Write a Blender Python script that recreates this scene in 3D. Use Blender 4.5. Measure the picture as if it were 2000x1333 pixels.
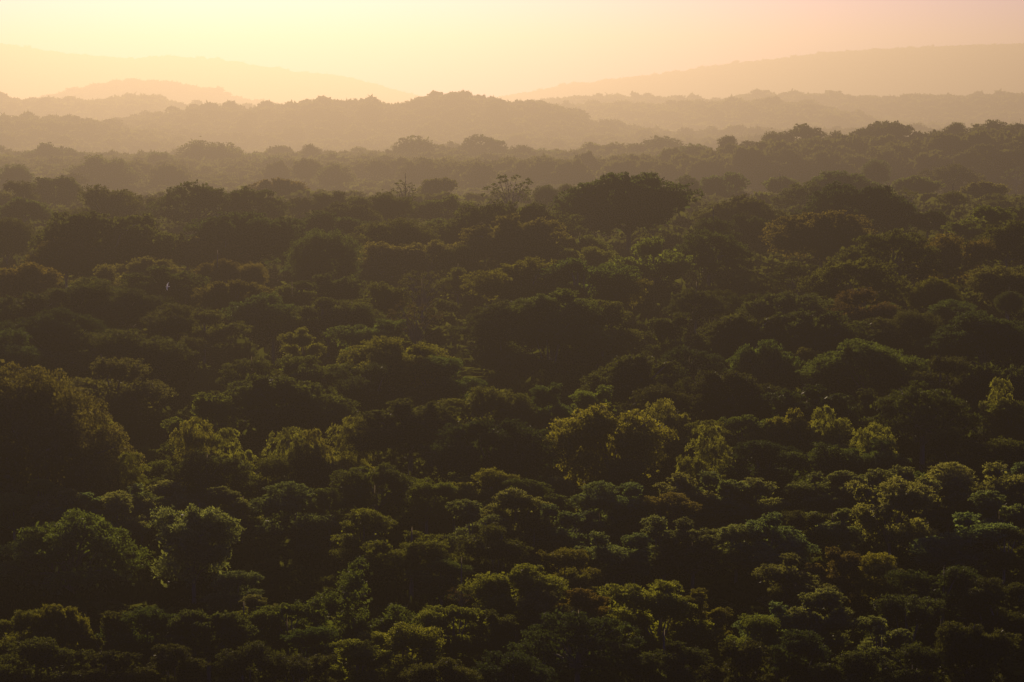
import bpy, math, random
import numpy as np
from mathutils import Vector

# ------------------------------------------------------------------ clearing
for o in list(bpy.data.objects):
    bpy.data.objects.remove(o)
scene = bpy.context.scene
col = scene.collection

# ------------------------------------------------------------------ camera
F = 1000.0 / math.tan(math.radians(10.0))      # photo pixels (2000 wide) per radian-ish
YH = 200.0                                     # photo row of eye level
cam_d = bpy.data.cameras.new("camera")
cam = bpy.data.objects.new("camera", cam_d)
col.objects.link(cam)
cam_d.sensor_width = 36.0
cam_d.lens = 18.0 / math.tan(math.radians(10.0))
cam_d.clip_start = 1.0
cam_d.clip_end = 60000.0
PITCH = math.atan((666.5 - YH) / F)
cam.rotation_euler = (math.radians(90) - PITCH, 0, 0)
cam.location = (0, 0, 0)
scene.camera = cam

# ------------------------------------------------------------------ light
SUN_AZ, SUN_EL = math.radians(-5.5), math.radians(12.5)
sd = Vector((math.sin(SUN_AZ) * math.cos(SUN_EL), math.cos(SUN_AZ) * math.cos(SUN_EL), math.sin(SUN_EL)))
sun_d = bpy.data.lights.new("sun", 'SUN')
sun_d.energy = 5.0
sun_d.angle = math.radians(0.5)
sun_d.color = (1.0, 0.76, 0.48)
sun = bpy.data.objects.new("sun", sun_d)
col.objects.link(sun)
sun.rotation_euler = sd.to_track_quat('Z', 'Y').to_euler()

world = bpy.data.worlds.new("World")
scene.world = world
world.use_nodes = True
world.cycles.sampling_method = 'NONE'
nt = world.node_tree
nt.nodes.clear()
sky = nt.nodes.new('ShaderNodeTexSky')
sky.sky_type = 'NISHITA'
sky.sun_disc = False
sky.sun_elevation = SUN_EL
sky.sun_rotation = SUN_AZ
sky.altitude = 100
sky.air_density = 0.7
sky.dust_density = 0.6
sky.ozone_density = 0.0
bg = nt.nodes.new('ShaderNodeBackground')
bg.inputs['Strength'].default_value = 0.017
out = nt.nodes.new('ShaderNodeOutputWorld')
warm = nt.nodes.new('ShaderNodeVectorMath')          # dusty evening air
warm.operation = 'MULTIPLY'
warm.inputs[1].default_value = (0.80, 0.70, 3.5)
nt.links.new(sky.outputs[0], warm.inputs[0])
nt.links.new(warm.outputs[0], bg.inputs['Color'])
nt.links.new(bg.outputs[0], out.inputs['Surface'])

scene.view_settings.view_transform = 'Standard'
scene.view_settings.look = 'None'
scene.view_settings.exposure = 0.0
scene.view_settings.gamma = 1.0
scene.render.engine = 'CYCLES'
scene.cycles.use_adaptive_sampling = False
scene.cycles.max_bounces = 5
scene.cycles.diffuse_bounces = 2
scene.cycles.glossy_bounces = 1
scene.cycles.transmission_bounces = 3
scene.cycles.volume_bounces = 0
scene.cycles.transparent_max_bounces = 4
scene.cycles.sample_clamp_indirect = 3.0

HAZE_DENSITY = 1.5e-4
HAZE_COLOR = (0.300, 0.264, 0.226)
HAZE_G = 0.745

# ------------------------------------------------------------------ materials
def new_mat(name):
    m = bpy.data.materials.new(name)
    m.use_nodes = True
    m.node_tree.nodes.clear()
    return m, m.node_tree

def leaf_material(name="foliage", gloss=0.022):
    m, t = new_mat(name)
    N = t.nodes.new; L = t.links.new
    oi = N('ShaderNodeObjectInfo')
    at = N('ShaderNodeAttribute'); at.attribute_name = 'tone'
    mr = N('ShaderNodeMapRange')
    mr.inputs['To Min'].default_value = 0.55; mr.inputs['To Max'].default_value = 1.5
    L(at.outputs['Fac'], mr.inputs['Value'])
    sc = N('ShaderNodeVectorMath'); sc.operation = 'SCALE'
    L(oi.outputs['Color'], sc.inputs[0]); L(mr.outputs[0], sc.inputs['Scale'])
    tr = N('ShaderNodeVectorMath'); tr.operation = 'MULTIPLY'
    tr.inputs[1].default_value = (3.5, 3.15, 0.8)
    L(sc.outputs[0], tr.inputs[0])
    di = N('ShaderNodeBsdfDiffuse'); L(sc.outputs[0], di.inputs['Color'])
    tl = N('ShaderNodeBsdfTranslucent'); L(tr.outputs[0], tl.inputs['Color'])
    mx = N('ShaderNodeMixShader'); mx.inputs[0].default_value = 0.50
    L(di.outputs[0], mx.inputs[1]); L(tl.outputs[0], mx.inputs[2])
    gl = N('ShaderNodeBsdfGlossy'); gl.inputs['Roughness'].default_value = 0.5
    gl.inputs['Color'].default_value = (0.9, 0.9, 0.9, 1)
    m2 = N('ShaderNodeMixShader'); m2.inputs[0].default_value = gloss
    L(mx.outputs[0], m2.inputs[1]); L(gl.outputs[0], m2.inputs[2])
    o = N('ShaderNodeOutputMaterial'); L(m2.outputs[0], o.inputs['Surface'])
    return m

def noise_material(name, c1, c2, scale, rough=0.9, bump=0.0):
    m, t = new_mat(name)
    N = t.nodes.new; L = t.links.new
    tc = N('ShaderNodeTexCoord')
    nz = N('ShaderNodeTexNoise'); nz.inputs['Scale'].default_value = scale; nz.inputs['Detail'].default_value = 6
    L(tc.outputs['Object'], nz.inputs['Vector'])
    rp = N('ShaderNodeValToRGB')
    rp.color_ramp.elements[0].position = 0.3; rp.color_ramp.elements[0].color = (*c1, 1)
    rp.color_ramp.elements[1].position = 0.7; rp.color_ramp.elements[1].color = (*c2, 1)
    L(nz.outputs['Fac'], rp.inputs['Fac'])
    b = N('ShaderNodeBsdfPrincipled'); b.inputs['Roughness'].default_value = rough
    L(rp.outputs['Color'], b.inputs['Base Color'])
    o = N('ShaderNodeOutputMaterial'); L(b.outputs[0], o.inputs['Surface'])
    return m

M_LEAF = leaf_material()
M_LEAF_FAR = leaf_material("foliage_matt", 0.0)
M_BARK = noise_material("bark", (0.10, 0.085, 0.065), (0.20, 0.17, 0.13), 6.0)
M_CULM = noise_material("bamboo_stem", (0.14, 0.14, 0.05), (0.22, 0.20, 0.08), 8.0, 0.5)
M_SOIL = noise_material("forest_floor", (0.018, 0.018, 0.009), (0.035, 0.034, 0.015), 0.05)
def feather_material():
    m, t = new_mat("white_feathers")
    N = t.nodes.new; L = t.links.new
    d = N('ShaderNodeBsdfDiffuse'); d.inputs['Color'].default_value = (.86, .85, .82, 1)
    r = N('ShaderNodeBsdfTranslucent'); r.inputs['Color'].default_value = (.86, .85, .82, 1)
    x = N('ShaderNodeMixShader'); x.inputs[0].default_value = .45
    L(d.outputs[0], x.inputs[1]); L(r.outputs[0], x.inputs[2])
    o = N('ShaderNodeOutputMaterial'); L(x.outputs[0], o.inputs['Surface'])
    return m
M_FEATHER = feather_material()

# ------------------------------------------------------------------ mesh helpers
def quads_mesh(name, V, tone, mat):
    """V: (n,4,3) leaf quads, tone: (n,)"""
    n = len(V)
    me = bpy.data.meshes.new(name)
    me.vertices.add(n * 4); me.loops.add(n * 4); me.polygons.add(n)
    me.vertices.foreach_set('co', V.reshape(-1).astype(np.float32))
    me.loops.foreach_set('vertex_index', np.arange(n * 4, dtype=np.int32))
    me.polygons.foreach_set('loop_start', np.arange(0, n * 4, 4, dtype=np.int32))
    a = me.attributes.new('tone', 'FLOAT', 'FACE')
    a.data.foreach_set('value', tone.astype(np.float32))
    me.materials.append(mat)
    me.update(calc_edges=True)
    return me

def leaf_quads(P, Nrm, length, width, rng, along=None):
    """rhombic leaves at P facing Nrm"""
    n = len(P)
    Nn = Nrm / (np.linalg.norm(Nrm, axis=1, keepdims=True) + 1e-9)
    R = rng.normal(size=(n, 3)) if along is None else along + 0.35 * rng.normal(size=(n, 3))
    U = R - (R * Nn).sum(1, keepdims=True) * Nn
    U /= np.linalg.norm(U, axis=1, keepdims=True) + 1e-9
    W = np.cross(Nn, U)
    l = (length * rng.uniform(0.65, 1.3, n))[:, None] * 0.5
    w = (width * rng.uniform(0.65, 1.3, n))[:, None] * 0.5
    V = np.empty((n, 4, 3))
    V[:, 0] = P - U * l
    V[:, 1] = P + W * w - U * l * 0.1
    V[:, 2] = P + U * l
    V[:, 3] = P - W * w - U * l * 0.1
    return V

class Tube:
    def __init__(self):
        self.v = []; self.f = []
    def add(self, pts, radii, sides=6):
        base = len(self.v)
        pts = [np.array(p, float) for p in pts]
        for i, p in enumerate(pts):
            d = pts[min(i + 1, len(pts) - 1)] - pts[max(i - 1, 0)]
            d = d / (np.linalg.norm(d) + 1e-9)
            a = np.cross(d, (0.31, 0.83, 0.12)); a /= np.linalg.norm(a) + 1e-9
            b = np.cross(d, a)
            for k in range(sides):
                t = 2 * math.pi * k / sides
                self.v.append(tuple(p + radii[i] * (math.cos(t) * a + math.sin(t) * b)))
        for i in range(len(pts) - 1):
            for k in range(sides):
                k2 = (k + 1) % sides
                self.f.append((base + i * sides + k, base + i * sides + k2, base + (i + 1) * sides + k2, base + (i + 1) * sides + k))
        self.f.append(tuple(base + (len(pts) - 1) * sides + k for k in range(sides)))
    def mesh(self, name, mat):
        me = bpy.data.meshes.new(name)
        me.from_pydata(self.v, [], self.f)
        me.materials.append(mat)
        for p in me.polygons: p.use_smooth = True
        return me

# ------------------------------------------------------------------ crown shapes (unit width, z from 0 up)
def lobes_for(kind, rng):
    """list of (centre, radius, zflat, weight)"""
    L = []
    ph = rng.uniform(0, 6.28, 4)
    def wob(a):
        return 1 + 0.10 * math.sin(2 * a + ph[0]) + 0.08 * math.sin(3 * a + ph[1]) + 0.05 * math.sin(5 * a + ph[2])
    if kind == 'broad':
        H = 0.44
        nh = int(rng.integers(11, 16))
        for h in range(nh):
            u = (h + .5) / nh
            th = math.acos(1 - 1.05 * u)
            a = h * 2.39996 + rng.uniform(-.5, .5)
            hr = rng.uniform(.09, .17)
            k = (.5 - hr * .7) * wob(a) * rng.uniform(.8, 1.05)
            hc = (k * math.sin(th) * math.cos(a), k * math.sin(th) * math.sin(a), H * .22 + (H * .78 - hr * .75) * math.cos(th) * rng.uniform(.8, 1.08))
            nl = int(5 + hr * 60)
            for i in range(nl):
                v = (i + .5) / nl
                t2 = math.acos(1 - 1.35 * v)
                b = i * 2.39996 + rng.uniform(-.5, .5)
                r = hr * rng.uniform(.25, .48)
                q = (hr - r * .4) * rng.uniform(.85, 1.15)
                L.append(((hc[0] + q * math.sin(t2) * math.cos(b), hc[1] + q * math.sin(t2) * math.sin(b), hc[2] + .6 * q * math.cos(t2)), r, rng.uniform(.4, .65), 1))
        for i in range(22):
            a = rng.uniform(0, 6.28); k = rng.uniform(.15, .42)
            L.append(((k * math.cos(a), k * math.sin(a), H * rng.uniform(.05, .45)), rng.uniform(.06, .12), .6, 1))
    elif kind == 'flowering':
        H = 0.6
        n = 70
        for i in range(n):
            u = (i + 0.5) / n
            th = math.acos(1 - 1.12 * u)
            a = i * 2.39996 + rng.uniform(-.3, .3)
            r = rng.uniform(.055, .105)
            k = (0.5 - r * 0.8) * wob(a) * rng.uniform(.93, 1.04)
            L.append(((k * math.sin(th) * math.cos(a), k * math.sin(th) * math.sin(a),
                       H * 0.28 + (H * 0.72 - r * .7) * math.cos(th) * rng.uniform(.92, 1.05)), r, .8, 1))
    elif kind == 'round':
        H = 0.9
        n = 48
        for i in range(n):
            u = (i + 0.5) / n
            th = math.acos(1 - 1.75 * u)
            a = i * 2.39996 + rng.uniform(-.4, .4)
            r = rng.uniform(0.09, 0.16)
            k = (0.5 - r * 0.8) * wob(a)
            L.append(((k * math.sin(th) * math.cos(a), k * math.sin(th) * math.sin(a),
                       H * 0.5 + (H * 0.5 - r * .8) * math.cos(th) * rng.uniform(.88, 1.05)), r, 0.8, 1))
    elif kind == 'umbrella':
        H = 0.4
        for i in range(40):
            r0 = 0.43 * math.sqrt((i + .5) / 40)
            a = i * 2.39996 + rng.uniform(-.5, .5)
            r = rng.uniform(0.06, 0.105)
            z = H * (0.86 - 0.62 * (r0 / .43) ** 2.2) + rng.uniform(-.045, .03)
            L.append(((r0 * wob(a) * math.cos(a), r0 * wob(a) * math.sin(a), z), r, 0.42, 1))
        for i in range(9):
            r0 = rng.uniform(.2, .44); a = rng.uniform(0, 6.28)
            L.append(((r0 * math.cos(a), r0 * math.sin(a), H * rng.uniform(.1, .4)), rng.uniform(.05, .08), .4, 1))
    elif kind in ('leafy', 'leafy_tall', 'tufted', 'tufted_tall'):
        tall = kind.endswith('tall')
        H = {'leafy': .52, 'leafy_tall': .82, 'tufted': .62, 'tufted_tall': .88}[kind]
        nh = int(rng.integers(8, 13))
        a0 = rng.uniform(0, 6.28)
        for h in range(nh):
            a = a0 + h * 2.39996 + rng.uniform(-.5, .5)
            hr = rng.uniform(.09, .22)
            k = (rng.uniform(0, .15) if h == 0 else rng.uniform(.45, 1.05) * (.5 - hr * .6))
            hz = H * (rng.uniform(.42, .97) if h else 1.0) - hr * .5
            if tall and h > 6: hz = H * rng.uniform(.22, .5)
            hc = np.array((k * math.cos(a), k * math.sin(a), hz))
            nl = int(5 + hr * 46)
            for i in range(nl):
                u = (i + .5) / nl
                th = math.acos(1 - 1.5 * u)
                b = i * 2.39996 + rng.uniform(-.5, .5)
                r = hr * rng.uniform(.26, .52)
                q = (hr - r * .45) * rng.uniform(.8, 1.15)
                L.append(((hc[0] + q * math.sin(th) * math.cos(b), hc[1] + q * math.sin(th) * math.sin(b), hc[2] + .62 * q * math.cos(th)), r, rng.uniform(.4, .65), 1))
        for i in range(20):          # a lower skirt
            a = rng.uniform(0, 6.28); k = rng.uniform(.12, .40)
            L.append(((k * math.cos(a), k * math.sin(a), H * rng.uniform(.08, .42)), rng.uniform(.07, .13), .6, 1))
    elif kind == 'tower':
        H = 1.15
        hump = [(-.25, 0.0, .78, .25), (.04, .04, 1.0, .24), (.32, -.04, .62, .20), (0, 0, .6, .3), (.2, 0, .5, .26)]
        for (hx, hy, hz, hr) in hump:
            for i in range(13):
                t = i / 12.0
                a = rng.uniform(0, 6.28)
                r = rng.uniform(.06, .11)
                k = (hr - r * .5) * (0.35 + .65 * math.sqrt(1 - max(0, t - .25) ** 2 / .5625)) if t > .25 else hr
                k = max(k, .02)
                L.append(((hx + k * math.cos(a) * rng.uniform(.5, 1), hy + k * math.sin(a) * rng.uniform(.5, 1), H * hz * t * .97), r, 1.0, 1))
            L.append(((hx, hy, H * hz - .06), .07, 1.0, 1))
    elif kind == 'sparse':
        H = 0.75
        for i in range(44):
            a = i * 2.39996 + rng.uniform(-.5, .5)
            z = rng.uniform(0.15, 1.0) ** .6
            env = 0.48 * math.sqrt(max(0.06, 1 - ((z - .45) / .62) ** 2)) * wob(a)
            k = env * rng.uniform(.5, 1.05)
            L.append(((k * math.cos(a), k * math.sin(a), H * z), rng.uniform(.03, .06), .7, .5))
    return L

def crown_mesh(kind, seed, n, tone_base=0.0):
    rng = np.random.default_rng(seed)
    L = lobes_for(kind, rng)
    subs = []
    for (c, r, zf, w) in L:
        k = {'flowering': 15, 'tufted': 12, 'sparse': 4, 'umbrella': 9}.get(kind, 10)
        lt = rng.uniform(-.12, .12)
        for j in range(k):
            d = rng.normal(size=3); d[2] = d[2] * .8 + .30
            d /= np.linalg.norm(d)
            rs = r * rng.uniform(.24, .5)
            p = np.array(c) + d * np.array((1, 1, zf)) * (r - rs * .35)
            subs.append((p[0], p[1], p[2], rs, zf, lt + rng.uniform(-.12, .12)))
    S = np.array(subs)
    wgt = S[:, 3] ** 2; wgt /= wgt.sum()
    n_in = int(n * (0.0 if kind == 'sparse' else 0.06 if kind == 'umbrella' else .18))
    idx = rng.choice(len(S), n - n_in, p=wgt)
    d = rng.normal(size=(n - n_in, 3))
    d[:, 2] = d[:, 2] * .85 + .55
    d /= np.linalg.norm(d, axis=1, keepdims=True)
    if kind == 'flowering':
        rad = S[idx, 3] * rng.uniform(.7, 1.12, n - n_in)
    else:
        rad = S[idx, 3] * rng.uniform(.3, 1.4, n - n_in) * np.where(rng.random(n - n_in) < .06, rng.uniform(1.1, 1.8, n - n_in), 1)
    zf = np.stack([np.ones(len(idx)), np.ones(len(idx)), np.clip(S[idx, 4] * 1.1, .5, 1)], 1)
    P = S[idx, :3] + d * zf * rad[:, None]
    cov = {'broad': 3.3, 'flowering': 3.4, 'round': 3.7, 'umbrella': 2.5, 'leafy': 3.2, 'tufted': 3.6, 'tufted_tall': 4.2, 'leafy_tall': 3.9, 'tower': 3.7, 'sparse': 1.5}[kind]
    ln = cov / math.sqrt(n)
    if kind.startswith('tufted'):           # rosettes: leaves stand out along the normal
        ax = d + .3 * rng.normal(size=d.shape)
        nr = np.cross(ax, rng.normal(size=d.shape))
        nr[:, 2] = np.abs(nr[:, 2])
        V = leaf_quads(P, nr, ln * 1.25, ln * .5, rng, along=ax * 3)
    else:
        V = leaf_quads(P, d + .75 * rng.normal(size=d.shape), ln, ln * .55, rng)
    tone = np.clip(.5 + S[idx, 5] + rng.normal(0, .14, len(idx)) + tone_base, 0, 1)
    if n_in:                       # leaves deeper inside the crown
        LA = np.array([c for (c, r, z, w) in L]); RA = np.array([r for (c, r, z, w) in L])
        ii = rng.integers(0, len(LA), n_in)
        Pi = LA[ii] * np.array((.8, .8, .9)) + rng.normal(size=(n_in, 3)) * RA[ii][:, None] * .45
        Vi = leaf_quads(Pi, rng.normal(size=(n_in, 3)) + np.array((0, -.3, .6)), ln * 2.4, ln * 1.6, rng)
        V = np.concatenate([V, Vi]); tone = np.concatenate([tone, np.clip(rng.normal(.4, .15, n_in), 0, 1)])
    V[:, :, 2] -= 0
    return V, tone, L

def limbs_mesh(L, seed, kind):
    rng = np.random.default_rng(seed + 7)
    t = Tube()
    m = {'sparse': 30, 'umbrella': 20, 'leafy': 12, 'tufted': 10}.get(kind, 9)
    pick = rng.permutation(len(L))[:m]
    for i in pick:
        c = np.array(L[i][0])
        r0 = rng.uniform(.010, .017) if kind != 'sparse' else rng.uniform(.006, .011)
        mid = c * np.array((.38, .38, .62 if kind == 'umbrella' else .5)) + rng.normal(size=3) * .02
        mid2 = c * np.array((.72, .72, .88)) + rng.normal(size=3) * .02
        c = c * (1.0 if rng.random() < .7 else 1.1)
        t.add([(0, 0, -.02), mid * .5 + rng.normal(size=3) * .006, mid, mid2, c], [r0, r0 * .85, r0 * .65, r0 * .42, r0 * .18], 5)
    return t.mesh("branches_" + kind, M_BARK)

def trunk_mesh(seed):
    rng = random.Random(seed)
    t = Tube()
    pts, rad = [], []
    for i in range(8):
        u = i / 7
        pts.append((rng.uniform(-.25, .25) * u, rng.uniform(-.25, .25) * u, u))
        rad.append(1.0 - .45 * u + .9 * math.exp(-u * 14))
    pts[-1] = (0, 0, 1.0); pts[0] = (0, 0, 0)
    t.add(pts, rad, 8)
    return t.mesh("trunk", M_BARK)

def bamboo_parts(seed, n, arch):
    """a clump of leaning feathery plumes: unit height, unit width"""
    rng = np.random.default_rng(seed)
    t = Tube()
    P, A, tn = [], [], []
    npl = int(rng.integers(3, 6)) if not arch else 5
    for c in range(npl):
        a = c * 2.2 + rng.uniform(-.4, .4) if not arch else math.pi + rng.normal(0, .55)
        lean = (0.08 if c == 0 else rng.uniform(.18, .34)) if not arch else rng.uniform(.45, .95)
        h = (.93 if c == 0 else rng.uniform(.60, .86)) if not arch else rng.uniform(.7, .95)
        def axis(u):
            if arch:
                z = h * (1.75 * u - .95 * u ** 2.6)
                r = lean * (.2 * u + .8 * u ** 2)
            else:
                z = h * (1.15 * u - .15 * u ** 6)
                r = lean * (.35 * u + .65 * u ** 2.2)
            return np.array([r * math.cos(a), r * math.sin(a), z])
        for q in range(3):
            o = rng.normal(0, .035, 3); o[2] = 0
            us = np.linspace(0, 1, 9)
            t.add([axis(u) + o * (1 + u) for u in us], [.009 * (1 - .85 * u) for u in us], 5)
        ns = 150
        m = n // (npl * ns)
        for k in range(ns):
            u = rng.uniform(.38, 1.0)
            ph = rng.uniform(0, 6.283)
            R = (.30 if not arch else .15) * rng.uniform(.75, 1.1)
            env = R * math.sqrt(max(.1, 1 - ((u - .66) / .40) ** 2)) * rng.uniform(.02, 1.0) ** .5
            C = axis(u) + np.array([env * math.cos(ph), env * math.sin(ph), -.05 * env])
            dirn = np.array([math.cos(ph) * .8, math.sin(ph) * .8, -.1])
            s_ = rng.uniform(0, 1, m)[:, None]
            off = dirn * s_ * np.array((.065, .065, .02)) + rng.normal(size=(m, 3)) * np.array((.018, .018, .008)) - np.array((0, 0, .014)) * s_ ** 2
            P.append(C + off)
            A.append(np.tile(dirn + np.array((0, 0, -.35)), (m, 1)))
            tn.append(np.clip(.5 + rng.uniform(-.3, .3) + rng.normal(0, .1, m), 0, 1))
    P = np.concatenate(P); A = np.concatenate(A); tn = np.concatenate(tn)
    nr = np.cross(A, rng.normal(size=A.shape)); nr[:, 2] += .3
    V = leaf_quads(P, nr, 4.4 / math.sqrt(n), 1.5 / math.sqrt(n), rng, along=A * 1.5)
    return quads_mesh("crown_bamboo", V, tn, M_LEAF), t.mesh("stems_bamboo", M_CULM)

def palm_parts(seed):
    rng = np.random.default_rng(seed)
    V = []
    for i in range(16):
        a = i * 2.39996
        up = rng.uniform(.1, 1.1)
        prev = None
        for k in range(24):
            u = (k + 1) / 24
            r = .5 * u
            z = .45 * up * u - .42 * u * u + .45
            p = np.array([r * math.cos(a), r * math.sin(a), z])
            for s in (-1, 1):
                side = np.array([-math.sin(a) * s, math.cos(a) * s, -.55])
                side /= np.linalg.norm(side)
                ln = .16 * math.sin(math.pi * min(1, .15 + u * .85)) + .02
                d = np.array([math.cos(a), math.sin(a), 0]) * .02
                V.append([p - d, p + side * ln * .5 + d * .5, p + side * ln + d * 2, p + d])
    V = np.array(V)
    return quads_mesh("crown_palm", V, rng.uniform(.3, .7, len(V)), M_LEAF)

# ------------------------------------------------------------------ the lie of the land
# photo row of the mean canopy -> distance of that canopy from the lookout
PROF = [(1600, 150), (1333, 200), (1150, 232), (1000, 266), (850, 312), (700, 374), (600, 436), (500, 530),
        (440, 630), (400, 750), (375, 1000), (350, 1500), (325, 2100), (312, 2450), (300, 2850), (290, 3200), (266, 4300),
        (251, 5500), (237, 7600), (219, 15000)]
PY = np.array([p[0] for p in PROF][::-1], float); PD = np.log(np.array([p[1] for p in PROF][::-1], float))
def D_of_y(y): return float(np.exp(np.interp(y, PY, PD)))
def y_of_D(D): return np.interp(np.log(D), PD[::-1], PY[::-1])
VAL_D = np.log(np.array([750, 1000, 1250, 1600, 2150, 2450, 2850, 3300, 22000], float))
VAL_Z = np.array([-26.4, -31, -43, -46, -41, -42, -64, -74, -80], float)
def canopy_z(D):
    z = D * (YH - y_of_D(D)) / F
    return np.where(np.asarray(D) < 750, z, np.interp(np.log(D), VAL_D, VAL_Z))
def under(D): return np.interp(D, [200, 400, 750, 3000], [8.5, 11, 14, 19])

# wooded ridges: outline in photo pixels at one distance
RIDGES = [
    (1700, .12, [(-200, 334), (900, 322), (1250, 302), (1420, 293), (1480, 283), (1560, 270), (1640, 277), (1730, 264), (1800, 273), (1870, 264), (1940, 257), (2010, 260), (2300, 276)]),
    (2350, .07, [(-300, 332), (300, 322), (600, 322), (760, 312), (860, 298), (950, 296), (1060, 309), (1180, 309), (1290, 301), (1480, 306), (1700, 305), (2300, 305)]),
    (4100, .10, [(-300, 225), (0, 228), (100, 227), (160, 238), (300, 266), (420, 292), (600, 296), (2300, 262)]),
    (4800, .10, [(-300, 262), (200, 250), (280, 225), (400, 212), (520, 212), (630, 197), (690, 204), (770, 207), (830, 190), (870, 181), (940, 190), (1000, 200), (1080, 210), (1150, 240), (1230, 256), (1330, 262), (1500, 258), (2300, 258)]),
    (6500, .09, [(-300, 194), (100, 194), (180, 197), (290, 187), (340, 205), (450, 213), (560, 212), (900, 215), (1100, 208), (1160, 204), (1280, 203), (1400, 200), (1500, 198), (1600, 206), (1700, 232), (1800, 246), (2300, 246)]),
    (8000, .08, [(-300, 210), (700, 210), (1000, 206), (1080, 192), (1160, 188), (1420, 196), (1450, 186), (1560, 184), (1700, 190), (1850, 189), (1990, 184), (2300, 180)]),
    (10500, .07, [(-300, 208), (60, 200), (110, 186), (180, 168), (260, 155), (330, 161), (420, 176), (500, 203), (620, 210), (2300, 212)]),
    (18000, .07, [(-400, 60), (0, 84), (130, 105), (250, 114), (330, 110), (420, 115), (560, 138), (680, 152), (820, 190), (1000, 212), (2400, 212)]),
    (15500, .07, [(-300, 212), (800, 212), (1000, 188), (1100, 168), (1300, 145), (1420, 126), (1500, 118), (1620, 103), (1750, 95), (1900, 90), (2010, 86), (2400, 70)]),
]
def ground_z(px, D):
    """height of the forest floor in column px of the photo at distance D (numpy)"""
    px = np.asarray(px, float); D = np.asarray(D, float)
    base = canopy_z(D)
    lnD = np.log(D)
    z = np.array(base, float)
    for (Dr, wd, line) in RIDGES:
        xs = [p[0] for p in line]; ys = [p[1] for p in line]
        zr = Dr * (YH - np.interp(px, xs, ys)) / F
        g = np.exp(-((lnD - math.log(Dr)) / wd) ** 2)
        z = z * (1 - g) + zr * g
    # gentle undulation
    z = z + 1.2 * np.sin(px * .011 + lnD * 9) * np.clip((D - 300) / 600, 0, 1) - under(D)
    return z
def X_of(px, D): return (px - 1000.0) * D / F

# terrain sheet
NA, ND = 150, 230
pxs = np.linspace(-1900, 3900, NA)
Ds = np.exp(np.linspace(math.log(8.0), math.log(20500.0), ND))
PX, DD = np.meshgrid(pxs, Ds)
ZZ = ground_z(PX, DD)
# the lookout hill under the camera
ZZ = np.maximum(ZZ, -(3.0 + .34 * DD))
XX = X_of(PX, DD)
V = np.stack([XX, DD, ZZ], -1).reshape(-1, 3)
faces = []
for j in range(ND - 1):
    for i in range(NA - 1):
        a = j * NA + i
        faces.append((a, a + 1, a + NA + 1, a + NA))
me = bpy.data.meshes.new("ground")
me.from_pydata(V.tolist(), [], faces)
for p in me.polygons: p.use_smooth = True
me.materials.append(M_SOIL)
ground = bpy.data.objects.new("ground", me)
col.objects.link(ground)
ground["kind"] = "structure"

# ------------------------------------------------------------------ the trees one can tell apart
# kind letter: (object name, shape, aspect, depth factor, group, noun)
KIND = {
    'd': ('broad_tree', 'broad', .38, .36, 'broad domed canopy trees', 'domed tree'),
    'u': ('umbrella_tree', 'umbrella', .40, .36, 'flat topped umbrella trees', 'umbrella tree'),
    'r': ('round_tree', 'round', .88, .62, 'round headed trees', 'round-headed tree'),
    'l': ('leafy_tree', 'leafy', .48, .45, 'loose leafy trees', 'loose leafy tree'),
    's': ('tufted_tree', 'tufted', .64, .58, 'tufted grey green trees', 'tufted tree'),
    't': ('vine_draped_tree', 'tower', 1.12, .78, 'vine draped trees', 'vine-draped tree'),
    'x': ('sparse_tree', 'sparse', .72, .58, 'thin crowned trees', 'thin see-through tree'),
    'f': ('flowering_tree', 'flowering', .66, .44, 'flowering mound trees', 'flowering tree'),
    'b': ('bamboo_clump', 'bamboo', 1.5, 1.25, 'feathery bamboo clumps', 'bamboo clump'),
    'a': ('bamboo_clump', 'arch', 1.0, .75, 'feathery bamboo clumps', 'bamboo clump'),
    'p': ('palm_tree', 'palm', .8, .8, 'palms', 'palm'),
}
# tints: albedo and word
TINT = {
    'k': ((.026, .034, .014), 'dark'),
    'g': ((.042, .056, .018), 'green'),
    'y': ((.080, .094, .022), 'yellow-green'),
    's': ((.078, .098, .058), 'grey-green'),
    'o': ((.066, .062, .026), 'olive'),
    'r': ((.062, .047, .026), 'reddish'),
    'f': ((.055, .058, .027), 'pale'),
    'b': ((.118, .125, .036), 'bright'),
}
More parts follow.
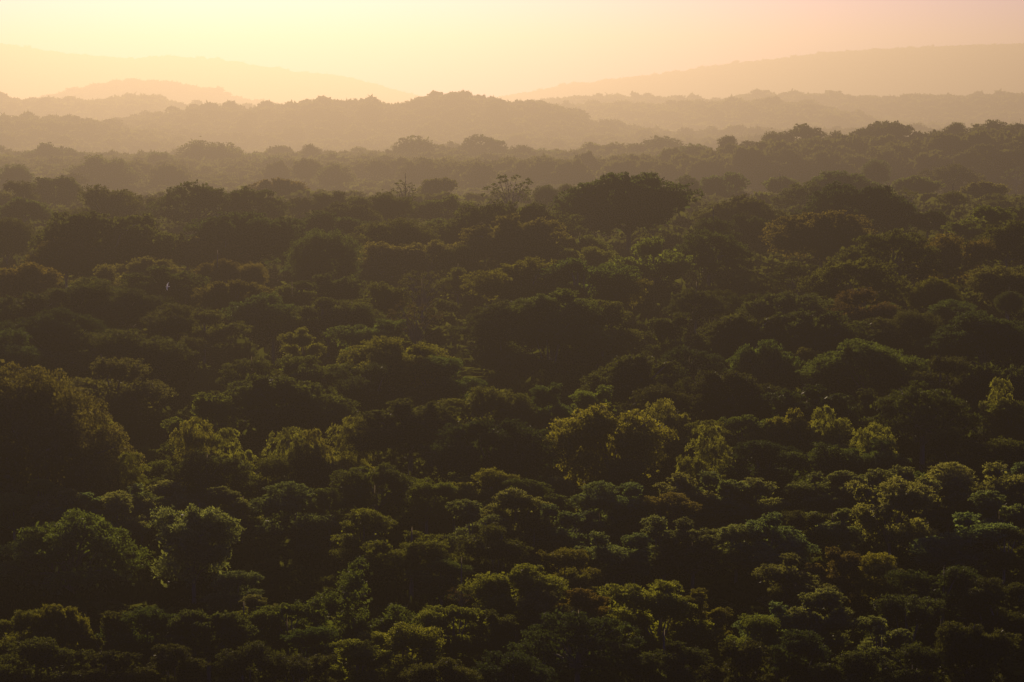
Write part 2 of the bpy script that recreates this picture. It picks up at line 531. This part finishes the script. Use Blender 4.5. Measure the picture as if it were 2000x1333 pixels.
# (centre column, top row, width, kind, tint [, depth factor [, landmark name]]) in photo pixels
T = [
 # hazy far rows
 (105,282,112,'d','k',.34),(274,291,44,'u','g'),(312,298,48,'r','g'),(405,272,112,'r','k',.43,'hazy tall round tree'),(608,281,36,'r','k',1.0),
 (650,302,64,'d','g'),(472,292,60,'l','g'),(532,306,60,'d','g'),(205,303,92,'l','g'),(30,324,54,'r','k'),(145,337,46,'u','k'),
 (108,348,92,'d','g'),(543,349,76,'d','o'),(812,268,96,'u','k',.5,'tall hazy umbrella tree'),(885,277,66,'d','k'),(943,267,86,'u','k',.55),(1015,284,52,'r','k'),
 (1062,291,60,'u','g'),(1160,281,84,'d','g'),(1280,268,92,'l','k',.5),(746,306,62,'d','k'),(705,288,50,'u','g'),(655,322,50,'l','g'),(855,347,72,'d','o'),
 (1515,258,56,'r','k',1.38),(1570,244,76,'u','k',1.2),(1640,260,52,'l','k',1.44),(1727,240,116,'d','k',.82),(1866,240,42,'r','k',2.26),(1935,236,72,'l','k',1.37),
 (1990,241,42,'u','k',2.24),(1818,256,76,'d','k',1.04),(1420,265,36,'r','k',1.95),(1460,275,32,'u','k',1.9),(1345,282,70,'l','g',.76),(1790,268,50,'l','k',1.34),
 # dark row under the haze
 (28,357,74,'l','k'),(203,363,118,'l','k'),(282,381,54,'l','k'),(385,356,150,'u','k',.5,'wide airy umbrella tree'),(492,365,128,'u','k',.5),
 (586,387,54,'d','k'),(655,373,92,'d','k'),(48,388,86,'d','g'),(680,396,120,'d','k'),(755,374,88,'l','k',.6),(866,382,100,'d','g'),
 (792,352,48,'x','g',1.0),(997,338,96,'x','g',.8),(978,369,44,'x','g'),(1066,360,50,'r','k'),(1112,361,42,'r','k'),(1228,341,246,'d','k',.46,'big airy tree'),
(1355,342,62,'l','g'),(1415,338,70,'l','g'),(1440,380,136,'d','k'),(1522,345,64,'d','g'),(1578,354,110,'u','k'),(1650,336,124,'d','g'),
 (1711,313,46,'r','k',1.0),(1790,343,76,'d','g'),(1858,318,114,'u','k'),(1922,353,66,'d','o'),(1984,326,44,'x','g'),(1860,374,52,'u','g'),(1670,362,188,'d','k',.36,'broad dark right dome'),
 (1766,367,58,'x','o'),(1925,404,98,'l','y',.5),(1992,402,44,'l','k'),(1812,412,68,'d','k'),(1604,415,172,'d','o',.36),(1454,422,104,'d','k'),(1393,427,78,'u','k',.7),
 # second dark row
 (198,412,276,'d','k',.36,'widest left dome'),(482,414,226,'d','k',.36),(12,428,76,'r','k'),(648,414,136,'d','k',.4),(262,444,112,'d','o',.5),(150,452,96,'l','o',.6),
 (636,449,118,'r','k',.66,'dark upright crown'),(128,468,120,'d','o',.5),(365,466,98,'d','o'),(440,473,76,'l','o'),(502,457,40,'r','o'),(765,425,112,'l','k',.6),
 (990,397,208,'d','k',.4),(1006,425,172,'d','o',.45,'pale-rimmed central dome'),(1004,458,70,'d','o'),(1132,460,104,'d','g'),(1072,481,84,'d','k'),(1150,484,62,'l','b',.6),(1278,464,144,'l','y',.5),
 (1385,450,150,'u','k',.5),(1740,448,186,'u','k',.5,'layered dark umbrella'),(1966,430,138,'l','k',.55),(1850,463,104,'l','o'),(860,430,70,'l','g'),(740,470,90,'l','o'),
 (282,504,118,'d','o'),(322,526,154,'d','k',.36),(424,509,88,'d','o',.42,),(490,516,52,'r','o'),(458,545,120,'d','o',.42),(640,537,124,'d','k'),(50,517,104,'l','o'),(28,540,60,'l','r'),
 (200,520,90,'l','o'),(570,560,60,'l','g'),(835,470,80,'l','o'),(900,480,70,'l','k'),
 # middle
 (156,546,120,'l','k',.75),(60,578,170,'d','k'),(248,568,150,'d','k',.5),(318,600,120,'l','k',.6),(110,610,220,'d','k',.4),(250,640,190,'l','k',.4),
 (397,609,92,'l','g'),(532,573,112,'l','g'),(640,580,112,'l','g'),(590,644,58,'l','y',.7),(686,590,90,'l','g'),(210,698,196,'l','o',.45),(30,650,170,'l','k'),
 (490,699,116,'u','g',.4),(600,696,116,'l','g'),(390,774,136,'l','y',.4),(560,738,200,'d','k',.4),(1020,504,170,'l','y',.42),(1140,505,170,'l','g',.45),(1215,532,90,'l','y'),
 (985,584,150,'u','k',.5),(1078,570,190,'d','g',.5,'wide dark central dome'),(1165,592,130,'l','g',.5),(982,614,112,'l','k'),(1076,625,120,'l','g'),(824,530,90,'x','o',.8),(894,524,68,'l','g'),(740,552,96,'l','g'),
 (812,590,96,'x','r',.7,'thin reddish tree'),(750,626,112,'l','g'),(775,664,214,'d','y',.36),(850,700,130,'l','g'),(720,715,150,'l','k',.4),
 (940,756,116,'l','g',.5),(1010,770,96,'d','g'),(1082,755,84,'l','g',.6),(960,830,230,'d','k',.36),(800,790,180,'d','k',.5),(1160,600,90,'l','g'),(1178,640,90,'l','y'),
 (1236,701,172,'d','g',.4),(1180,752,110,'l','y'),(1290,760,140,'l','k'),(1360,566,108,'u','k',.5),(1412,564,52,'r','k'),(1540,572,134,'d','k',.4),(1478,575,70,'l','k'),
 (1690,566,130,'l','r',.5),(1600,575,90,'l','g'),(1675,507,172,'u','k',.45),(1560,512,100,'u','k'),(1330,610,130,'l','g'),(1440,612,170,'d','k',.4),(1580,612,180,'d','k',.4),(1690,620,110,'l','k'),
 (1828,541,106,'f','y',.45,'bright spiky-rimmed tree'),(1968,522,96,'l','o',.5),(1972,570,44,'r','k',1.0),(1792,612,92,'r','k',.6),(1926,618,196,'d','k',.36,'dark right-edge dome'),(1720,592,80,'l','g'),
 (1870,585,80,'l','g'),(1348,680,136,'u','k',.4),(1488,671,124,'d','g',.4),(1572,678,66,'l','y'),(1695,669,204,'d','g',.36),(1640,690,100,'l','k'),(1840,700,150,'l','k'),
 (1950,720,140,'d','k'),(1430,730,170,'d','k',.4),(1580,750,190,'d','k',.4),(1700,760,130,'l','k'),
 # lit band with the bamboos
 (18,717,486,'f','f',.42,'pale flowering mound'),(234,824,62,'b','b',1.1),(388,812,88,'b','b'),(352,852,56,'b','b',1.1),(470,845,66,'b','b'),(572,850,78,'b','b',1.1),(620,848,66,'b','b',1.1),(680,827,70,'b','b',.95,'tall oval bamboo clump'),
 (1190,798,246,'l','y',.42,'large sunlit tree'),(1076,878,84,'a','b',.75,'arching bamboo clump'),(1312,793,66,'b','b',.95,'tallest bamboo clump'),(1358,838,70,'b','b',1.1),
 (1400,822,92,'l','y'),(1470,812,90,'l','y'),(1540,806,118,'d','y',.45),(1608,815,70,'l','g'),(1654,802,54,'b','b'),(1700,825,70,'b','b',1.1),(1806,752,210,'u','g',.5,'tiered umbrella tree'),
 (1938,744,56,'b','b',1.1,'narrow bamboo plume'),(1982,784,76,'l','y'),(275,900,76,'b','y',.75),(320,905,80,'l','y'),(400,886,180,'u','k',.42),(604,888,100,'d','k',.4),(520,898,90,'l','y',.5),(1480,860,130,'l','k'),(1600,870,120,'l','g'),(1730,870,120,'l','g'),(1870,840,130,'l','g'),(1960,860,110,'l','g'),
 # grey-green row
 (68,938,66,'l','y'),(20,968,66,'l','b'),(110,960,76,'s','s'),(160,966,66,'s','s'),(222,966,70,'s','s'),(270,948,62,'s','s'),(336,944,66,'s','s'),(402,953,76,'s','s'),(470,964,66,'s','s'),(556,948,124,'s','s',.5),(640,955,70,'l','g'),
 (730,911,150,'l','g',.45),(832,938,76,'l','y'),(885,926,62,'l','y'),(950,924,82,'l','y',.5),(1030,944,96,'l','g',.45),(1006,960,140,'s','s',.45),(930,985,80,'s','s'),(1090,985,84,'s','s'),(1172,948,86,'s','s'),(1260,945,86,'s','s'),(1230,905,80,'l','g'),
 (1340,935,80,'s','s'),(1400,926,90,'s','s'),(1480,940,66,'s','s'),(1610,930,66,'s','s'),(1660,924,60,'s','s'),(1720,928,76,'s','s'),(1790,920,96,'s','s'),(1858,914,86,'s','s'),(1936,911,90,'s','s'),(1992,906,60,'s','s'),
 # near
 (134,1006,306,'u','g',.26,'lower left umbrella tree'),(372,994,190,'s','s',.5,'lower left tufted tree'),(458,1122,58,'s','s'),(702,998,130,'l','y',.45),(802,1045,152,'l','y',.42),(965,1040,108,'l','g'),(1042,1010,84,'l','k'),
 (1105,1080,90,'l','y',.5),(1180,1040,86,'s','s'),(1240,1050,60,'s','s'),(1300,1018,84,'s','s'),(1356,1016,104,'s','s'),(1442,1030,66,'s','s'),(1512,1016,104,'s','s'),(1300,970,90,'l','o'),(1560,1000,80,'l','k'),
 (1630,999,66,'s','s'),(1744,948,158,'s','s',.55,'largest tufted tree'),(1885,1002,112,'s','s'),(1960,960,80,'s','s'),(1970,1040,80,'l','g'),(1632,1079,92,'l','o'),(1728,1085,96,'l','y'),(1560,1090,80,'s','s'),
 (690,1097,202,'t','g',.62,'twin-humped vine tree'),(1010,1116,182,'l','y',.4,'bright lower dome'),(1122,1120,70,'l','y'),(860,1100,74,'l','g'),(900,1150,50,'x','r'),
 (30,1200,80,'l','y'),(112,1193,100,'d','y',.45),(205,1206,90,'l','g'),(280,1198,110,'l','g'),(400,1206,150,'d','k',.4),(503,1170,56,'s','s'),(556,1190,82,'l','y'),(470,1200,70,'l','y'),(610,1235,86,'l','g'),(690,1262,100,'l','y'),
 (790,1222,120,'l','y',.45),(884,1195,88,'l','y'),(960,1200,90,'l','g'),(1064,1168,92,'l','o'),(1136,1160,66,'l','o'),(1130,1205,236,'u','k',.42,'glinting umbrella tree'),(1290,1150,120,'l','y',.45),(1366,1156,90,'l','y'),
 (1480,1210,90,'l','y'),(1522,1185,72,'s','s'),(1616,1162,134,'s','s',.5),(1730,1216,70,'s','s'),(198,1274,112,'s','k',.5),(60,1262,120,'l','k'),(330,1270,130,'l','k'),(480,1268,140,'l','k'),(580,1290,110,'l','k'),
 (1440,1260,120,'l','k'),(1580,1250,130,'l','k'),(1850,1110,150,'l','k'),(1960,1140,140,'l','k'),(1780,1180,120,'l','k'),(1900,1230,150,'s','k'),(1790,1265,140,'l','k'),(1680,1290,120,'l','k'),(1300,1265,150,'l','k'),(860,1300,150,'l','k'),(1000,1290,150,'l','k'),
]
rng = np.random.default_rng(5)
random.seed(5)

class Tree: pass
def crown_h(t):
    tall = t.ztop - t.g
    asp = KIND[t.k][2]
    if t.k in 'ba': return tall
    h = t.W * asp
    if t.k in 'lsdr' and t.w < 150 and t.D < 400:      # near crowns reach well down towards their neighbours
        h = max(h, min(.8 * tall, t.W * (.7 if t.k in 'ls' else .6)))
    if t.D > 1200 and t.k in 'lsdr': h = max(h, min(.6 * tall, t.W))
    return min(h, tall * .93)
trees = []
def make_rec(cx, yt, w, k, tint, kd=None, mark=None, hand=True):
    t = Tree()
    nm, shape, asp, dk, grp, noun = KIND[k]
    t.k, t.tint, t.cx, t.yt, t.w, t.mark, t.hand = k, tint, cx, yt, w, mark, hand
    t.D = D_of_y(yt + (kd if kd is not None else dk) * w)
    t.W = w * t.D / F * (1.95 if k == 's' and w < 100 else 1.55 if k in 'ls' and w < 125 else 1.35 if k in 'du' and w < 220 else 1.05 if k == 'f' else 1.2)
    t.ztop = t.D * (YH - yt) / F + (1.6 if k == 'b' else 0)
    t.x, t.y = X_of(cx, t.D), t.D
    t.g = float(ground_z(cx, t.D))
    t.H = t.W * asp
    if k in 'ba':
        t.H = t.ztop - t.g
    t.H = crown_h(t)
    return t
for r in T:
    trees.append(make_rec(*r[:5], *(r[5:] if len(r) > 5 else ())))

# lower trees filling in between them
fill = []
cell = {}
def blocked(x, y, W):
    for t in trees:
        if (t.x - x) ** 2 + (t.y - y) ** 2 < (.27 * (t.W + W)) ** 2: return True
    for t in fill:
        if abs(t.y - y) < 40 and (t.x - x) ** 2 + (t.y - y) ** 2 < (.27 * (t.W + W)) ** 2: return True
    return False
FK = ['l'] * 8 + ['d'] * 6 + ['u'] * 6 + ['r'] + ['s'] * 2
tries = 0
while tries < 16000:
    tries += 1
    D = math.exp(rng.uniform(math.log(170), math.log(2600)))
    if rng.random() > (D / 2600) ** .75: continue
    px = rng.uniform(-110, 2110)
    W = float(np.clip(math.exp(rng.normal(0, .33)), .55, 2.0)) * float(np.interp(D, [200, 400, 750, 2400], [13, 18, 23, 27]))
    x = X_of(px, D)
    if blocked(x, D, W): continue
    k = FK[rng.integers(0, len(FK))]
    if k == 's' and D > 420: k = 'l'
    ztop = float(canopy_z(D)) - rng.uniform(.5, 5.0) + (0 if D < 900 else 2)
    g = float(ground_z(px, D))
    ztop = max(ztop, g + 7)
    t = Tree(); nm, shape, asp, dk, grp, noun = KIND[k]
    if k in 'ud': W *= 1.25
    t.k = k; t.D = D; t.W = W; t.x = x; t.y = D; t.g = g; t.ztop = ztop
    t.w = W * F / D; t.H = crown_h(t); t.cx = px; t.yt = YH - ztop * F / D; t.w = W * F / D; t.mark = None; t.hand = False
    tw = rng.random()
    t.tint = 's' if k == 's' else ('k' if tw < .4 else 'g' if tw < .72 else 'o' if tw < .86 else 'y')
    fill.append(t)

# rough visibility of every crown (id buffer at a quarter of the photo's size)
Q = 4.0
BW, BH = int(2000 / Q), int(1333 / Q)
buf = np.full((BH, BW), -1, np.int32)
allt = trees + fill
yy, xx = np.mgrid[0:BH, 0:BW]
for i in sorted(range(len(allt)), key=lambda i: -allt[i].D):
    t = allt[i]
    hpx = t.H * F / t.D
    x0, x1 = (t.cx - t.w / 2) / Q, (t.cx + t.w / 2) / Q
    y0, y1 = t.yt / Q, (t.yt + hpx) / Q
    a0, a1 = max(0, int(x0)), min(BW, int(x1) + 1)
    b0, b1 = max(0, int(y0)), min(BH, int(y1) + 1)
    if a1 <= a0 or b1 <= b0: continue
    u = (xx[b0:b1, a0:a1] + .5 - (x0 + x1) / 2) / ((x1 - x0) / 2)
    v = (yy[b0:b1, a0:a1] + .5 - y0) / (y1 - y0)
    m = (np.abs(u) < 1) & (v > 1 - np.sqrt(np.clip(1 - u * u, 0, 1)) if t.k not in 'ba' else np.abs(u) < .7)
    sub = buf[b0:b1, a0:a1]; sub[m] = i
cnt = np.bincount(buf[buf >= 0].ravel(), minlength=len(allt))
for i, t in enumerate(allt): t.vis = int(cnt[i])
hand_vis = [t for t in trees if t.vis >= 10 or t.mark]
MAXN = 296
fill.sort(key=lambda t: -t.vis)
solo = hand_vis + [t for t in fill if t.vis >= 14][:max(0, MAXN - len(hand_vis))]
solo_set = set(id(t) for t in solo)
rest = [t for t in allt if id(t) not in solo_set]
print("hand", len(trees), "hand visible", len(hand_vis), "fill", len(fill), "individual", len(solo), "rest", len(rest))

# ------------------------------------------------------------------ prototypes
protos = {}
def proto(shape, lod, var):
    key = (shape, lod, var)
    if key in protos: return protos[key]
    seed = {'broad': 11, 'round': 23, 'umbrella': 37, 'leafy': 53, 'tufted': 71, 'tufted_tall': 73, 'leafy_tall': 59, 'tower': 89, 'sparse': 97, 'flowering': 113}.get(shape, 131) + var * 1009
    n = {'big': 70000, 'near': 32000, 'mid': 20000, 'far': 7000}[lod]
    if shape == 'sparse': n //= 4
    if shape == 'flowering': n = int(n * 1.7)
    if shape == 'umbrella': n = int(n * .9)
    if shape in ('bamboo', 'arch'):
        protos[key] = (*bamboo_parts(seed, 30000, shape == 'arch'), 1.0)
    elif shape == 'palm':
        protos[key] = (palm_parts(seed), None, .55)
    else:
        V, tone, L = crown_mesh(shape, seed, n)
        zmax = np.percentile(V[:, :, 2], 99.7); zmin = max(0.0, np.percentile(V[:, :, 2], .3))
        protos[key] = (quads_mesh("crown_" + shape, V, tone, M_LEAF if lod in ("near", "big") else M_LEAF_FAR), limbs_mesh(L, seed, shape), float(zmax))
    return protos[key]
TRUNKS = [trunk_mesh(s) for s in range(4)]

def link(name, mesh, parent=None):
    o = bpy.data.objects.new(name, mesh)
    col.objects.link(o)
    if parent: o.parent = parent
    return o

# ------------------------------------------------------------------ labels
marks = [t for t in solo if t.mark]
def size_word(t):
    m = t.w
    return 'very small' if m < 50 else 'small' if m < 80 else 'mid-sized' if m < 120 else 'wide' if m < 190 else 'very wide'
def tint_word(t): return TINT[t.tint][1]
DIRW = {'L': 'left of', 'R': 'right of', 'B': 'behind', 'F': 'in front of'}
NUM = ['nearest', 'second', 'third', 'fourth', 'fifth', 'sixth', 'seventh', 'eighth', 'ninth', 'tenth']
def centre(t): return (t.cx, t.yt + .3 * t.H * F / t.D)
buckets = {}
for t in solo:
    if t.mark: continue
    c = centre(t)
    best = min(marks, key=lambda m: math.hypot(centre(m)[0] - c[0], 1.6 * (centre(m)[1] - c[1])))
    b = centre(best)
    dx, dy = c[0] - b[0], 1.6 * (c[1] - b[1])
    dr = ('L' if dx < 0 else 'R') if abs(dx) > abs(dy) else ('B' if dy < 0 else 'F')
    t.bdist = math.hypot(dx, dy)
    buckets.setdefault((size_word(t), tint_word(t), KIND[t.k][5], dr, best.mark), []).append(t)
for (sz, tw, noun, dr, mk), ts in buckets.items():
    ts.sort(key=lambda t: t.bdist)
    for i, t in enumerate(ts):
        core = f"{sz} {tw} {noun}"
        t.label = f"{core} {DIRW[dr]} the {mk}" if len(ts) == 1 else f"{NUM[min(i, 9)]} {core} {DIRW[dr]} the {mk}"
MARK_EXTRA = {}
for t in marks:
    band = 'in the haze' if t.D > 1200 else 'far back in the canopy' if t.D > 600 else 'in the middle of the canopy' if t.D > 380 else 'in the near canopy'
    t.label = f"{t.mark} {band}"

# ------------------------------------------------------------------ plant the individual trees
for n, t in enumerate(solo):
    nm, shape, asp, dk, grp, noun = KIND[t.k]
    lod = 'big' if t.D < 430 and t.W > 17 else 'near' if t.D < 430 else 'mid' if t.D < 950 else 'far'
    var = n % (5 if t.k in 'ls' else 4 if t.k == 'd' else 3)
    if shape in ('leafy', 'tufted') and t.H / t.W > .68: shape += '_tall'
    if lod == 'big': var = n % 2
    if t.k == 'b': var = n % 5
    crown_me, limb_me, zmax = proto(shape, lod, var)
    root = bpy.data.objects.new(nm, None)
    col.objects.link(root)
    root.location = (t.x, t.y, t.g)
    root.empty_display_size = .5
    root["label"] = t.label
    root["category"] = 'bamboo' if t.k in 'ba' else 'palm' if t.k == 'p' else 'tree'
    root["group"] = grp
    cr = link("crown", crown_me, root)
    rot = 0.0 if t.k == 'a' else random.uniform(-.35, .35) if shape == 'tower' else random.uniform(0, 6.28)
    zs = t.H / zmax
    zb = (t.ztop - t.g) - t.H
    if t.k in 'ba':
        W = t.W * (random.uniform(1.2, 1.6) if t.k == 'b' else 1.1)
        cr.scale = (W, W, zs); cr.location = (0, 0, 0); cr.rotation_euler = (0, 0, rot)
        st = link("stems", limb_me, root)
        cr.rotation_euler = (random.uniform(-.2, .2), random.uniform(-.28, .28), rot) if t.k == 'b' else (0, 0, rot)
        st.scale = cr.scale; st.rotation_euler = cr.rotation_euler
        if t.k == 'a':
            root.location.x += t.W * .45
    else:
        ex = random.uniform(.84, 1.2) if t.k in 'lsdru' else 1.0
        tilt = .09 if t.k in 'lsdr' else .03
        cr.scale = (t.W * ex, t.W / ex, zs * random.uniform(.96, 1.06)); cr.location = (0, 0, zb)
        cr.rotation_euler = (random.uniform(-tilt, tilt), random.uniform(-tilt, tilt), rot)
        tr = link("trunk", TRUNKS[n % 4], root)
        rr = (.018 * t.W + .10)
        if t.k == 'p': rr = .2
        tr.scale = (rr, rr, zb + t.H * (.12 if t.k != 'p' else .8))
        if limb_me:
            lb = link("branches", limb_me, root)
            lb.scale = cr.scale; lb.location = cr.location; lb.rotation_euler = cr.rotation_euler
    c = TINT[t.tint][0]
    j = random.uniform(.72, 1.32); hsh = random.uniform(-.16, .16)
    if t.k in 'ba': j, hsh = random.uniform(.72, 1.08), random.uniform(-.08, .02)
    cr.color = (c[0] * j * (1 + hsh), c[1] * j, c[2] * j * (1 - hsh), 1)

# ------------------------------------------------------------------ the rest of the wood as masses
LODP = {}
def small_proto(shape, n, var):
    key = (shape, n, var)
    if key not in LODP:
        V, tone, L = crown_mesh(shape, 500 + var * 31 + n, n)
        V[:, :, 2] /= np.percentile(V[:, :, 2], 99.5)
        LODP[key] = (V, tone)
    return LODP[key]
def merge(items, name, color):
    """items: (x, y, zbase, W, H, shape, n)"""
    VV, TT = [], []
    for (x, y, z, W, H, shape, n) in items:
        V, tone = small_proto(shape, n, rng.integers(0, 4))
        a = rng.uniform(0, 6.28); ca, sa = math.cos(a), math.sin(a)
        X = (V[..., 0] * ca - V[..., 1] * sa) * W + x
        Y = (V[..., 0] * sa + V[..., 1] * ca) * W + y
        VV.append(np.stack([X, Y, V[..., 2] * H + z], -1))
        TT.append(np.clip((.5 + (tone - .5) * (.35 if y > 1500 else 1)) + rng.normal(0, .10), 0, 1))
    me = quads_mesh(name, np.concatenate(VV), np.concatenate(TT), M_LEAF_FAR)
    o = link(name, me)
    o.color = (*color, 1)
    o["kind"] = "stuff"
    return o

# understorey below the crowns, and crowns of the middle distance nobody could count
items = []
for t in rest:
    if t.D < 2600:
        n = 3000 if t.D < 430 else 2000 if t.D < 900 else 1300 if t.D < 1600 else 800
        items.append((t.x, t.y, t.ztop - t.H, t.W, t.H, KIND[t.k][1] if t.k not in 'bapf' else 'leafy', n))
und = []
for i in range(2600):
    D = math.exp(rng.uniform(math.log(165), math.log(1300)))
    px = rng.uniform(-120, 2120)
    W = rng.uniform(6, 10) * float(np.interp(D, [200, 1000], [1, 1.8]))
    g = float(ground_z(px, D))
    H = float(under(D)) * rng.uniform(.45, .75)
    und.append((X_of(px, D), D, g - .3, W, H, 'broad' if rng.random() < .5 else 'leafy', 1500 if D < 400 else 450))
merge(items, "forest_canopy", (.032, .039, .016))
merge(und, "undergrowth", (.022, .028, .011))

# wooded ridges in the haze
sky_line = np.full(1100, 1e9)          # nearest-first skyline, 2 photo px per bin, columns -100..2100
def bins(px, w):
    return max(0, int((px - w / 2 + 100) / 2)), min(1099, int((px + w / 2 + 100) / 2))
for t in sorted(allt, key=lambda t: t.D):
    a, b = bins(t.cx, t.w * .7)
    if b > a: sky_line[a:b] = np.minimum(sky_line[a:b], t.yt + .35 * t.H * F / t.D)
far, vfar = [], []
mids = [t for t in allt if 900 < t.D < 2700]
D = 980.0
while D < 18200:
    Wm = float(np.interp(D, [980, 2300, 5000, 10000, 18000], [21, 27, 38, 50, 75]))
    wpx = Wm * F / D
    m = int(2200 / (wpx * .72))
    pxv = -100 + (np.arange(m) + rng.uniform(-.4, .4, m)) * wpx * .72
    gz = ground_z(pxv, np.full(m, D))
    new = []
    for px, g in zip(pxv, gz):
        W = Wm * rng.uniform(.6, 1.45)
        em = rng.random()
        top = g + float(under(D)) + rng.normal(0, 1.6 if D < 2300 else 3.2) + ((rng.uniform(4, 12) if D > 2700 else rng.uniform(0, 3)) if em < .12 else 0)
        yt = YH - top * F / D
        a, b = bins(px, W * F / D)
        if b <= a: continue
        if D < 2300 and any(abs(t.y - D) < .17 * (t.W + W) and abs(t.x - X_of(px, D)) < .17 * (t.W + W) for t in mids): continue
        if yt < sky_line[a:b].max() + 8:
            shape = 'umbrella' if (em < .10 and rng.random() < .5) or rng.random() < .12 else 'broad' if rng.random() < .55 else 'leafy' if rng.random() < .7 else 'round'
            H = min(W * {'umbrella': .4, 'broad': .5, 'leafy': .62, 'round': .85}[shape], top - g - 1)
            n = 1500 if D < 1600 else 1100 if D < 2300 else 900 if D < 3300 else 450 if D < 5300 else 180
            new.append((X_of(px, D), D + rng.uniform(-.4, .4) * Wm, top - H, W, H, shape, n))
        a, b = bins(px, W * F / D * .8)
        if b > a: sky_line[a:b] = np.minimum(sky_line[a:b], yt + .5 * (top - g) * F / D)
    (far if D < 5600 else vfar).extend(new)
    D += Wm * .75
print("far crowns", sum(i[6] for i in far), sum(i[6] for i in vfar), sum(i[6] for i in items), sum(i[6] for i in und)); print("far crowns", len(far), len(vfar))
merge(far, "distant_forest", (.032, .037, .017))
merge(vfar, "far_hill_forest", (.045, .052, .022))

# ------------------------------------------------------------------ the white bird over the canopy
def bird():
    bx, by = 327, 560
    D = 372.0
    t = Tube()
    body = [(-.50, 0, .0), (-.42, 0, .01), (-.25, 0, .02), (0, 0, 0), (.22, 0, .03), (.33, 0, .09), (.40, 0, .07), (.50, 0, .05), (.60, 0, .035)]
    rad = [.012, .05, .09, .115, .08, .045, .05, .035, .008]
    t.add(body, rad, 8)
    def wing(s):
        b = len(t.v)
        prof = [(0, .18, .03, .34), (.25, .14, .16, .33), (.5, .06, .24, .28), (.75, -.05, .22, .2), (.95, -.16, .14, .06)]
        for (sp, xo, z, ch) in prof:
            t.v += [(xo + ch * .5, s * (sp + .06), z), (xo - ch * .1, s * (sp + .06), z + .03), (xo - ch * .6, s * (sp + .06), z), (xo - ch * .1, s * (sp + .06), z - .005)]
        for i in range(len(prof) - 1):
            for k in range(4):
                t.f.append((b + i * 4 + k, b + i * 4 + (k + 1) % 4, b + (i + 1) * 4 + (k + 1) % 4, b + (i + 1) * 4 + k))
        t.f.append(tuple(b + (len(prof) - 1) * 4 + k for k in range(4)))
    wing(1); wing(-1)
    me = t.mesh("egret", M_FEATHER)
    o = link("egret", me)
    o.location = (X_of(bx, D), D, D * (YH - by) / F)
    o.rotation_euler = (math.radians(-55), math.radians(8), math.radians(160))
    o.scale = (.62, .62, .62)
    o["label"] = "small white bird flying over the dark left canopy with wings spread"
    o["category"] = "bird"
bird()

# ------------------------------------------------------------------ haze
bx0, bx1, by0, by1 = -float(abs(XX).max()) - 50, float(abs(XX).max()) + 50, -60.0, 20700.0
zmin, zmax = float(ZZ.min()) - 1.0, 460.0
hv = [(x, y, z) for z in (zmin, zmax) for y in (by0, by1) for x in (bx0, bx1)]
hf = [(0, 2, 3, 1), (4, 5, 7, 6), (0, 1, 5, 4), (2, 6, 7, 3), (0, 4, 6, 2), (1, 3, 7, 5)]
hm = bpy.data.meshes.new("haze"); hm.from_pydata(hv, [], hf)
m, t_ = new_mat("haze")
pv = t_.nodes.new('ShaderNodeVolumePrincipled')
pv.inputs['Color'].default_value = (*HAZE_COLOR, 1)
pv.inputs['Density'].default_value = HAZE_DENSITY
pv.inputs['Anisotropy'].default_value = HAZE_G
oo = t_.nodes.new('ShaderNodeOutputMaterial')
t_.links.new(pv.outputs[0], oo.inputs['Volume'])
hm.materials.append(m)
hz = link("haze", hm)
hz["kind"] = "stuff"
